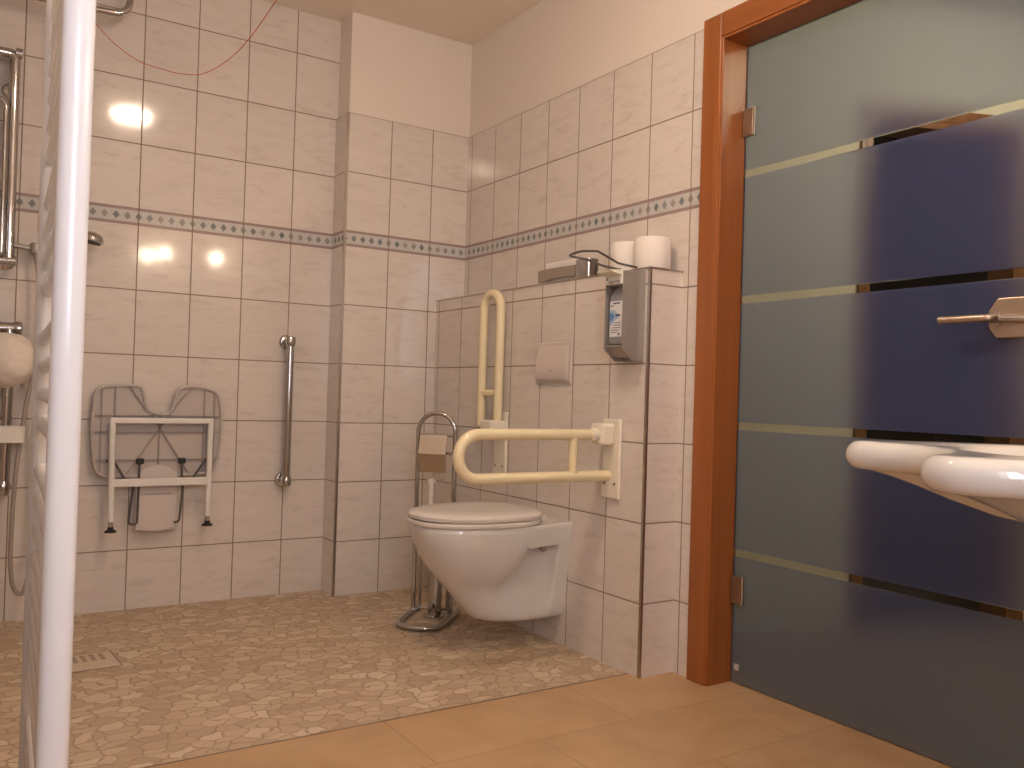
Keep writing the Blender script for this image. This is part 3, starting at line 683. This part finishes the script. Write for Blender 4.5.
for x in (0.60, 0.77):
    bm = bm_new(); box(bm, x - 0.015, x + 0.015, YA - 0.024, YA - 0.0003, 0.52, 0.56); obj('wall_bracket', bm, M['satin'], ss, sm=False)

# ================================================================ vertical grab bar on the shower wall
gb = thing('grab_rail', 'vertical chrome grab bar right of the folded shower seat', 'grab bar', (1.187, YA, 0.47))
bm = bm_new(); tube(bm, fillet([(1.187, YA - 0.001, 1.062), (1.187, YA - 0.066, 1.062), (1.187, YA - 0.066, 0.482), (1.187, YA - 0.001, 0.482)], 0.02, 8), 0.0155, 18); obj('bar', bm, M['chrome'], gb)
for z in (1.062, 0.482):
    bm = bm_new(); lathe(bm, [(0.029, 0), (0.029, 0.004), (0.025, 0.010), (0.019, 0.012)], (1.187, YA - 0.0003, z), 24, RX); obj('flange', bm, M['chrome'], gb)
    bm = bm_new(); lathe(bm, [(0.017, -0.019), (0.0205, -0.014), (0.0205, 0.014), (0.017, 0.019)], (1.187, YA - 0.066, z), 20); obj('end_fitting', bm, M['chrome'], gb)

# ================================================================ LEFT: shower fittings behind the radiator
YS = YA - 0.062
gr = thing('shower_grab_rail', 'angled chrome grab rail at the left edge of the shower wall', 'grab rail', (0.17, YA, 0.48))
bm = bm_new(); tube(bm, fillet([(0.163, YS, 1.296), (0.1610, YS, 2.018), (XL + 0.03, YS, 2.013)], 0.02, 8), 0.0175, 18); tube(bm, [(0.1610, YS, 2.022), (0.182, YS, 2.022)], 0.019, 18)
obj('upper_rail', bm, M['chrome'], gr)
bm = bm_new(); tube(bm, fillet([(XL + 0.01, YS - 0.02, 1.90), (0.08, YS - 0.02, 1.875), (0.137, YS - 0.02, 1.835), (0.139, YS - 0.02, 1.31)], 0.03, 8), 0.007, 12); obj('slider_rod', bm, M['chrome'], gr)
bm = bm_new(); tube(bm, [(XL + 0.004, YS, 1.280), (0.185, YS, 1.288)], 0.0175, 18); obj('middle_bar', bm, M['chrome'], gr)
bm = bm_new(); tube(bm, [(0.175, YS, 1.045), (0.172, YS, 0.485)], 0.0165, 18); obj('lower_rail', bm, M['chrome'], gr)
for x, z in ((0.172, 0.485), (0.154, 1.90), (0.155, 1.288), (0.175, 1.0)):
    bm = bm_new(); tube(bm, [(x, YA - 0.0003, z), (x, YS, z)], 0.011, 12); lathe(bm, [(0.029, 0), (0.029, 0.005), (0.022, 0.010)], (x, YA - 0.0003, z), 22, RX); obj('flange', bm, M['chrome'], gr)
bm = bm_new(); lathe(bm, [(0.018, -0.024), (0.022, -0.016), (0.022, 0.016), (0.018, 0.024)], (0.172, YS, 0.485), 18); obj('end_fitting', bm, M['chrome'], gr)
hs = thing('hand_shower', 'chrome hand shower with grey hose partly behind the white radiator', 'hand shower', (0.24, YS, 1.33))
bm = bm_new(); pts = catmull([(0.245, YS - 0.005, 1.318), (0.262, YS - 0.010, 1.352), (0.31, YS - 0.022, 1.388), (0.385, YS - 0.035, 1.408)], 6)
tube(bm, pts, [0.010 + 0.004 * i / (len(pts) - 1) for i in range(len(pts))], 14); obj('handle', bm, M['chrome'], hs)
axis = Matrix.Rotation(math.radians(12), 3, 'Y')
bm = bm_new(); lathe(bm, [(0.036, -0.014), (0.041, -0.010), (0.041, 0.0), (0.034, 0.014), (0.018, 0.022), (0.002, 0.024)], (0.422, YS - 0.038, 1.392), 28, axis); hd = obj('spray_head', bm, M['chrome'], hs)
bm = bm_new(); lathe(bm, [(0.033, -0.0165), (0.033, -0.0135)], (0.422, YS - 0.038, 1.392), 28, axis); obj('spray_face', bm, M['black'], hd)
bm = bm_new(); tube(bm, [(0.170, YS, 1.345), (0.245, YS - 0.004, 1.335)], 0.010, 12); lathe(bm, [(0.015, -0.02), (0.019, -0.014), (0.019, 0.014), (0.015, 0.02)], (0.245, YS - 0.005, 1.338), 16); obj('holder', bm, M['satin'], hs)
bm = bm_new(); pts = catmull([(0.245, YS - 0.005, 1.318), (0.256, YS - 0.010, 1.25), (0.258, YS - 0.02, 1.10), (0.252, YS - 0.03, 0.92), (0.232, YS - 0.035, 0.78), (0.208, YS - 0.04, 0.55), (0.200, YS - 0.04, 0.30), (0.207, YS - 0.035, 0.17), (0.228, YS - 0.03, 0.118), (0.252, YS - 0.03, 0.15), (0.275, YS - 0.02, 0.40), (0.262, YS - 0.01, 0.80), (0.215, YS + 0.005, 1.02)], 8)
tube(bm, pts, 0.0075, 10); obj('hose', bm, M['greyd'], hs)
mx = thing('shower_mixer', 'chrome thermostatic shower mixer above the beige sponge', 'shower mixer', (0.13, YA, 1.045))
bm = bm_new(); tube(bm, [(-0.02, YA - 0.055, 1.043), (0.190, YA - 0.055, 1.050)], 0.022, 20); obj('body', bm, M['chrome'], mx)
bm = bm_new(); lathe(bm, [(0.024, 0), (0.026, 0.006), (0.026, 0.024), (0.018, 0.030)], (0.185, YA - 0.055, 1.050), 24, RY); obj('control_knob', bm, M['chrome'], mx)
for x in (0.03, 0.14):
    bm = bm_new(); tube(bm, [(x, YA - 0.0003, 1.046), (x, YA - 0.05, 1.046)], 0.014, 14); lathe(bm, [(0.032, 0), (0.032, 0.006), (0.018, 0.014)], (x, YA - 0.0003, 1.046), 22, RX); obj('wall_union', bm, M['chrome'], mx)
# beige sponge
bm = bm_new(); bmesh.ops.create_icosphere(bm, subdivisions=4, radius=1.0)
rr = random.Random(5); ph_ = [(Vector((rr.uniform(-1, 1), rr.uniform(-1, 1), rr.uniform(-1, 1))).normalized(), rr.uniform(6, 13), rr.uniform(0, 6)) for _ in range(10)]
for v in bm.verts:
    d = v.co.normalized(); f = 1 + sum(math.sin(d.dot(a) * b + c) for a, b, c in ph_) * 0.012
    v.co = Vector((0.168 + d.x * f * 0.084, YA - 0.155 + d.y * f * 0.07, 0.935 + d.z * f * 0.093))
tag(obj('bath_sponge', bm, M['puff'], ang=180), 'round beige bath sponge hanging under the shower mixer', 'sponge')
sh = thing('shower_shelf', 'small pale shelf on the shower wall at the left edge, below the sponge', 'shelf', (0.12, YA, 0.67))
bm = bm_new(); loft(bm, [rbox(-0.03, 0.232, YA - 0.130, YA - 0.0003, z, r) for z, r in ((0.648, 0.02), (0.660, 0.03), (0.700, 0.03), (0.706, 0.03))]); obj('tray', bm, M['whitep'], sh, bevel=0.003)
cr = thing('curtain_rail', 'curved chrome rail below the ceiling at the top left of the shower', 'rail', (0.3, YS, 2.2))
yr = YA - 0.11
bm = bm_new(); pts = fillet([(XL + 0.004, yr, 2.205), (0.515, yr, 2.232), (0.535, yr, CEIL - 0.0005)], 0.055, 10); tube(bm, pts, 0.0125, 16); obj('bent_tube', bm, M['chrome'], cr)
bm = bm_new(); lathe(bm, [(0.028, -0.0003), (0.028, -0.006), (0.014, -0.014)], (0.535, yr, CEIL), 22); obj('ceiling_flange', bm, M['chrome'], cr)
bm = bm_new(); pts = catmull([(1.055, 3.30, CEIL - 0.004), (1.035, 3.36, 2.40), (0.965, YA - 0.12, 2.263), (0.89, YA - 0.075, 2.165), (0.80, YA - 0.055, 2.096), (0.72, YA - 0.058, 2.077), (0.65, YA - 0.06, 2.078), (0.565, YA - 0.06, 2.090), (0.48, YA - 0.065, 2.132), (0.40, YA - 0.09, 2.19), (0.33, yr, 2.243), (0.29, yr - 0.016, 2.215), (0.275, YA - 0.08, 2.0), (0.262, YA - 0.07, 1.75), (0.252, YA - 0.07, 1.47), (0.25, YA - 0.07, 1.40)], 8)
cd = thing('emergency_cord', 'thin red pull cord looping across the upper shower wall', 'cord', (1.055, 3.30, CEIL))
tube(bm, pts, 0.0016, 8); obj('cord', bm, M['red'], cd)
bm = bm_new(); lathe(bm, [(0.028, 0.0), (0.028, -0.012), (0.018, -0.022), (0.004, -0.024)], (1.055, 3.30, CEIL - 0.0004), 24); obj('ceiling_rose', bm, M['whitep'], cd)
# floor drain
dr = thing('floor_drain', 'square floor drain cover set in the mosaic behind the white radiator', 'drain', (0.385, 2.97, 0))
Rz = Matrix.Translation((0.385, 2.965, 0)) @ Matrix.Rotation(0.06, 4, 'Z')
bm = bm_new(); box(bm, -0.082, 0.082, -0.082, 0.082, 0.0002, 0.004, mtx=Rz); obj('cover', bm, M['drain'], dr, sm=False, bevel=0.0015)
bm = bm_new(); box(bm, 0.0825, 0.088, -0.088, 0.088, 0.0002, 0.003, mtx=Rz); box(bm, -0.088, -0.0825, -0.088, 0.088, 0.0002, 0.003, mtx=Rz)
box(bm, -0.0825, 0.0825, 0.0825, 0.088, 0.0002, 0.003, mtx=Rz); box(bm, -0.0825, 0.0825, -0.088, -0.0825, 0.0002, 0.003, mtx=Rz); obj('rim', bm, M['trim'], dr, sm=False)
bm = bm_new()
for i in range(5):
    for j in range(4): box(bm, -0.062 + i * 0.026, -0.048 + i * 0.026, 0.0 + j * 0.018, 0.009 + j * 0.018, 0.0041, 0.0046, mtx=Rz)
obj('slots', bm, M['hole'], dr, sm=False)

# ================================================================ TOWEL RADIATOR
RA = Vector((0.1052, 1.040, 0)); RB = Vector((0.1325, 1.640, 0)); RD = (RB - RA).normalized(); RN = Vector((-RD.y, RD.x, 0))
rd = thing('towel_radiator', 'tall white tube radiator seen edge-on at the left', 'radiator', ((RA + RB) / 2 + Vector((0, 0, 0.25))))
RZ0, RZ1 = 0.16, 1.80
def dpipe(base):
    lp = []
    for k in range(28):
        a = 2 * PI * k / 28; ca, sa = math.cos(a), math.sin(a)
        x = 0.0161 * (abs(ca) ** 0.8) * (1 if ca >= 0 else -1); y = 0.0161 * (abs(sa) ** 0.8) * (1 if sa >= 0 else -1)
        lp.append(base + RN * x + RD * y)
    return lp
for b in (RA, RB):
    bm = bm_new(); lp = dpipe(b); loft(bm, [[p + zz * RZ0 for p in [b + (q - b) * 0.85 for q in lp]], [p + zz * (RZ0 + 0.004) for p in lp], [p + zz * (RZ1 - 0.004) for p in lp], [p + zz * RZ1 for p in [b + (q - b) * 0.85 for q in lp]]])
    obj('upright_pipe', bm, M['white'], rd, ang=50)
zs = [0.799 + 0.047 * i for i in range(4)] + [1.018 + 0.047 * i for i in range(4)] + [1.237 + 0.047 * i for i in range(6)] + [1.55 + 0.047 * i for i in range(5)]
zs += [0.720 - 0.047 * i for i in range(8)] + [0.310 - 0.047 * i for i in range(3)]
for z in zs:
    if z > RZ1 - 0.03: break
    bm = bm_new(); tube(bm, [RA + RD * 0.012 - RN * 0.002 + zz * z, RB - RD * 0.012 - RN * 0.002 + zz * z], 0.0115, 16, caps=False); obj('cross_tube', bm, M['white'], rd)
for b in (RA, RB):
    bm = bm_new(); tube(bm, [b + zz * 0.0005, b + zz * RZ0], 0.009, 12); tube(bm, [b + zz * 0.09, b + zz * 0.15], 0.015, 14); obj('supply_pipe', bm, M['chrome'], rd)
for b in (RA + RD * 0.06, RB - RD * 0.06):
    for z in (0.185, 1.60):
        bm = bm_new(); tube(bm, [b + RN * 0.004 + zz * z, Vector((XL + 0.0005, b.y, z))], 0.009, 12); obj('wall_bracket', bm, M['white'], rd)

# ================================================================ WASHBASIN on the corner wall
wb = thing('washbasin', 'white accessible washbasin with scooped front, in front of the glass door', 'washbasin', W0 + zz * 0.62)
def BP(a, b, z): return T0 + DA * a + DB * b + zz * z
half = [(0.090, 0.0), (0.086, 0.05), (0.066, 0.105), (0.030, 0.150), (0.006, 0.180), (0.0, 0.210), (0.010, 0.245), (0.035, 0.270), (0.085, 0.288), (0.16, 0.300), (0.26, 0.303), (0.36, 0.300), (0.46, 0.292), (0.53, 0.280), (0.560, 0.262), (0.574, 0.235), (0.5745, 0.12)]
ring = half + [(0.5745, 0.0)] + [(a, -b) for a, b in half[:0:-1]]
pl = [(p.x, p.y) for p in catmull([(a, b, 0) for a, b in ring], 4, True)]
pl = [(min(a, WD - 0.0006), b) for a, b in pl]
def inset(d):
    q = off(pl, d)
    if not hasattr(inset, 's'): inset.s = 1 if abs(off(pl, 0.01)[len(pl) // 4][1]) < abs(pl[len(pl) // 4][1]) else -1
    q = off(pl, d * inset.s)
    return [(min(a, WD - 0.0006), b) for a, b in q]
RT, TH = 0.802, 0.053
loops = []
for k in range(9):
    an = -PI / 2 + PI * k / 8
    ins = 0.024 * (1 - math.cos(an)); loops.append([BP(a, b, RT - TH / 2 + TH / 2 * math.sin(an)) for a, b in inset(ins)])
def bowl(k, z, da=0.0):
    # oval bowl loop with as many points as the outline
    n = len(pl); out = []
    for a, b in pl:
        ang = math.atan2(b, a - 0.31); out.append(BP(0.315 + da + 0.175 * k * math.cos(ang) + 0.0, 0.225 * k * math.sin(ang), z))
    return out
inner = [bowl(1.0, RT - 0.002), bowl(0.95, RT - 0.012), bowl(0.86, RT - 0.05), bowl(0.66, RT - 0.095), bowl(0.35, RT - 0.115), bowl(0.08, RT - 0.118)]
def under(k, z, c=0.35):
    q = inset(0.03); return [BP(c + (a - c) * k, b * k, z) if a < WD - 0.01 else BP(a, b * k, z) for a, b in q]
outer = [under(0.20, RT - 0.134, 0.44), under(0.36, RT - 0.131, 0.44), under(0.52, RT - 0.119, 0.44), under(0.67, RT - 0.098, 0.44), under(0.80, RT - 0.076, 0.44), under(0.90, RT - 0.061, 0.42), under(0.96, RT - 0.055, 0.38), under(0.99, RT - 0.052, 0.34)]
bm = bm_new(); loft(bm, outer + loops + inner)
obj('basin', bm, M['ceramic'], wb, ang=60)
bm = bm_new(); lathe(bm, [(0.022, 0), (0.022, 0.004), (0.012, 0.006)], BP(0.315, 0, RT - 0.1175), 20); obj('drain_fitting', bm, M['chrome'], wb)
bm = bm_new(); c0 = BP(0.515, 0, RT - 0.001)
tube(bm, [c0, c0 + zz * 0.10], 0.021, 20); tube(bm, [c0 + zz * 0.07, c0 + zz * 0.085 - DA * 0.12], 0.012, 14); tube(bm, [c0 + zz * 0.10, c0 + zz * 0.125 - DA * 0.10], 0.007, 12)
tp = obj('tap', bm, M['chrome'], wb); tp['label'] = 'chrome mixer tap'
bm = bm_new(); tube(bm, fillet([BP(0.42, 0, RT - 0.133), BP(0.42, 0, 0.46), BP(WD - 0.001, 0, 0.46)], 0.04, 8), 0.018, 14); obj('waste_pipe', bm, M['chrome'], wb)

# ================================================================ LAMPS (outside the picture, where their reflections put them), plus an added cool fill panel
cl = thing('ceiling_light', 'round warm ceiling lamp above the middle of the room', 'ceiling light', (0.848, 1.708, CEIL))
bm = bm_new(); lathe(bm, [(0.115, -0.0004), (0.115, -0.02), (0.108, -0.024)], (0.848, 1.708, CEIL), 36); obj('base_plate', bm, M['white'], cl)
bm = bm_new(); lathe(bm, [(0.107, -0.024), (0.100, -0.046), (0.072, -0.066), (0.034, -0.075), (0.002, -0.077)], (0.848, 1.708, CEIL), 36); obj('glass_shade', bm, M['lamp'], cl)
ml = thing('mirror_light', 'three globe lamp bar above the washbasin', 'wall lamp', (1.55, 0.2, 1.86))
pw = [Vector((1.247, 0.062, 1.857)), Vector((1.347, 0.181, 1.868)), Vector((1.646, 0.538, 1.822))]
bm = bm_new(); bo_ = DA * 0.068
tube(bm, [pw[0] + bo_ - DB * 0.06, Vector((pw[2].x, pw[2].y, pw[0].z)) + bo_ + DB * 0.06], 0.0148, 14); obj('lamp_bar', bm, M['chrome'], ml)
for q in pw:
    bm = bm_new(); bmesh.ops.create_uvsphere(bm, u_segments=24, v_segments=14, radius=0.028); bmesh.ops.translate(bm, verts=bm.verts[:], vec=q); obj('globe', bm, M['bulb'], ml)
    bm = bm_new(); tube(bm, [q + DA * 0.027, q + DA * 0.058], 0.018, 14); obj('socket', bm, M['chrome'], ml)
def point(name, loc, e, col, r):
    l = bpy.data.lights.new(name, 'POINT'); l.energy = e; l.color = col; l.shadow_soft_size = r
    o = bpy.data.objects.new(name, l); COL.objects.link(o); o.location = loc; return o
fill_ = thing('added_fill_panel', None, None, (0.2, YN, 1.0), kind='structure')  # invented glowing panel on the unseen front wall, added as cool fill light
bm = bm_new(); box(bm, -0.04, 0.22, YN + 0.0005, YN + 0.004, 0.95, 2.15); obj('glow_face', bm, M['fillglow'], fill_, sm=False)
bm = bm_new()
for a in ((-0.059, -0.0401, 0.92, 2.18), (0.2201, 0.25, 0.92, 2.18), (-0.04, 0.22, 0.92, 0.9499), (-0.04, 0.22, 2.1501, 2.18)): box(bm, a[0], a[1], YN + 0.0005, YN + 0.03, a[2], a[3])
obj('frame', bm, M['whitep'], fill_, sm=False)
hl = point('hall_lamp', (3.0, 0.9, 2.30), 26, (1.0, 0.85, 0.66), 0.10)
w = bpy.data.worlds.new('World'); C.world = w; w.use_nodes = True
w.node_tree.nodes['Background'].inputs[0].default_value = (0.02, 0.02, 0.03, 1); w.node_tree.nodes['Background'].inputs[1].default_value = 0.2

# ================================================================ CAMERA
yaw, pitch, roll_, F = 0.5753, 0.0124, -0.0302, 868.31
fwd = Vector((math.sin(yaw) * math.cos(pitch), math.cos(yaw) * math.cos(pitch), math.sin(pitch)))
ri = Vector((math.cos(yaw), -math.sin(yaw), 0)); up = ri.cross(fwd)
R = ri * math.cos(roll_) - up * math.sin(roll_); U = up * math.cos(roll_) + ri * math.sin(roll_)
cam = bpy.data.cameras.new('Camera'); co = bpy.data.objects.new('Camera', cam); COL.objects.link(co)
cam.sensor_width = 36.0; cam.lens = F * 36.0 / 1024.0; cam.clip_start = 0.02
co.matrix_world = Matrix(((R.x, U.x, -fwd.x, 0.0), (R.y, U.y, -fwd.y, 0.0), (R.z, U.z, -fwd.z, 0.8684), (0, 0, 0, 1)))
C.camera = co
vs = C.view_settings; vs.view_transform = 'Standard'; vs.look = 'None'; vs.gamma = 1.0; vs.use_curve_mapping = False; vs.exposure = 0.28
try:
    C.cycles.use_denoising = True
    C.cycles.caustics_refractive = False; C.cycles.caustics_reflective = False
    C.cycles.max_bounces = 12; C.cycles.transmission_bounces = 8; C.cycles.transparent_max_bounces = 8
except Exception: pass
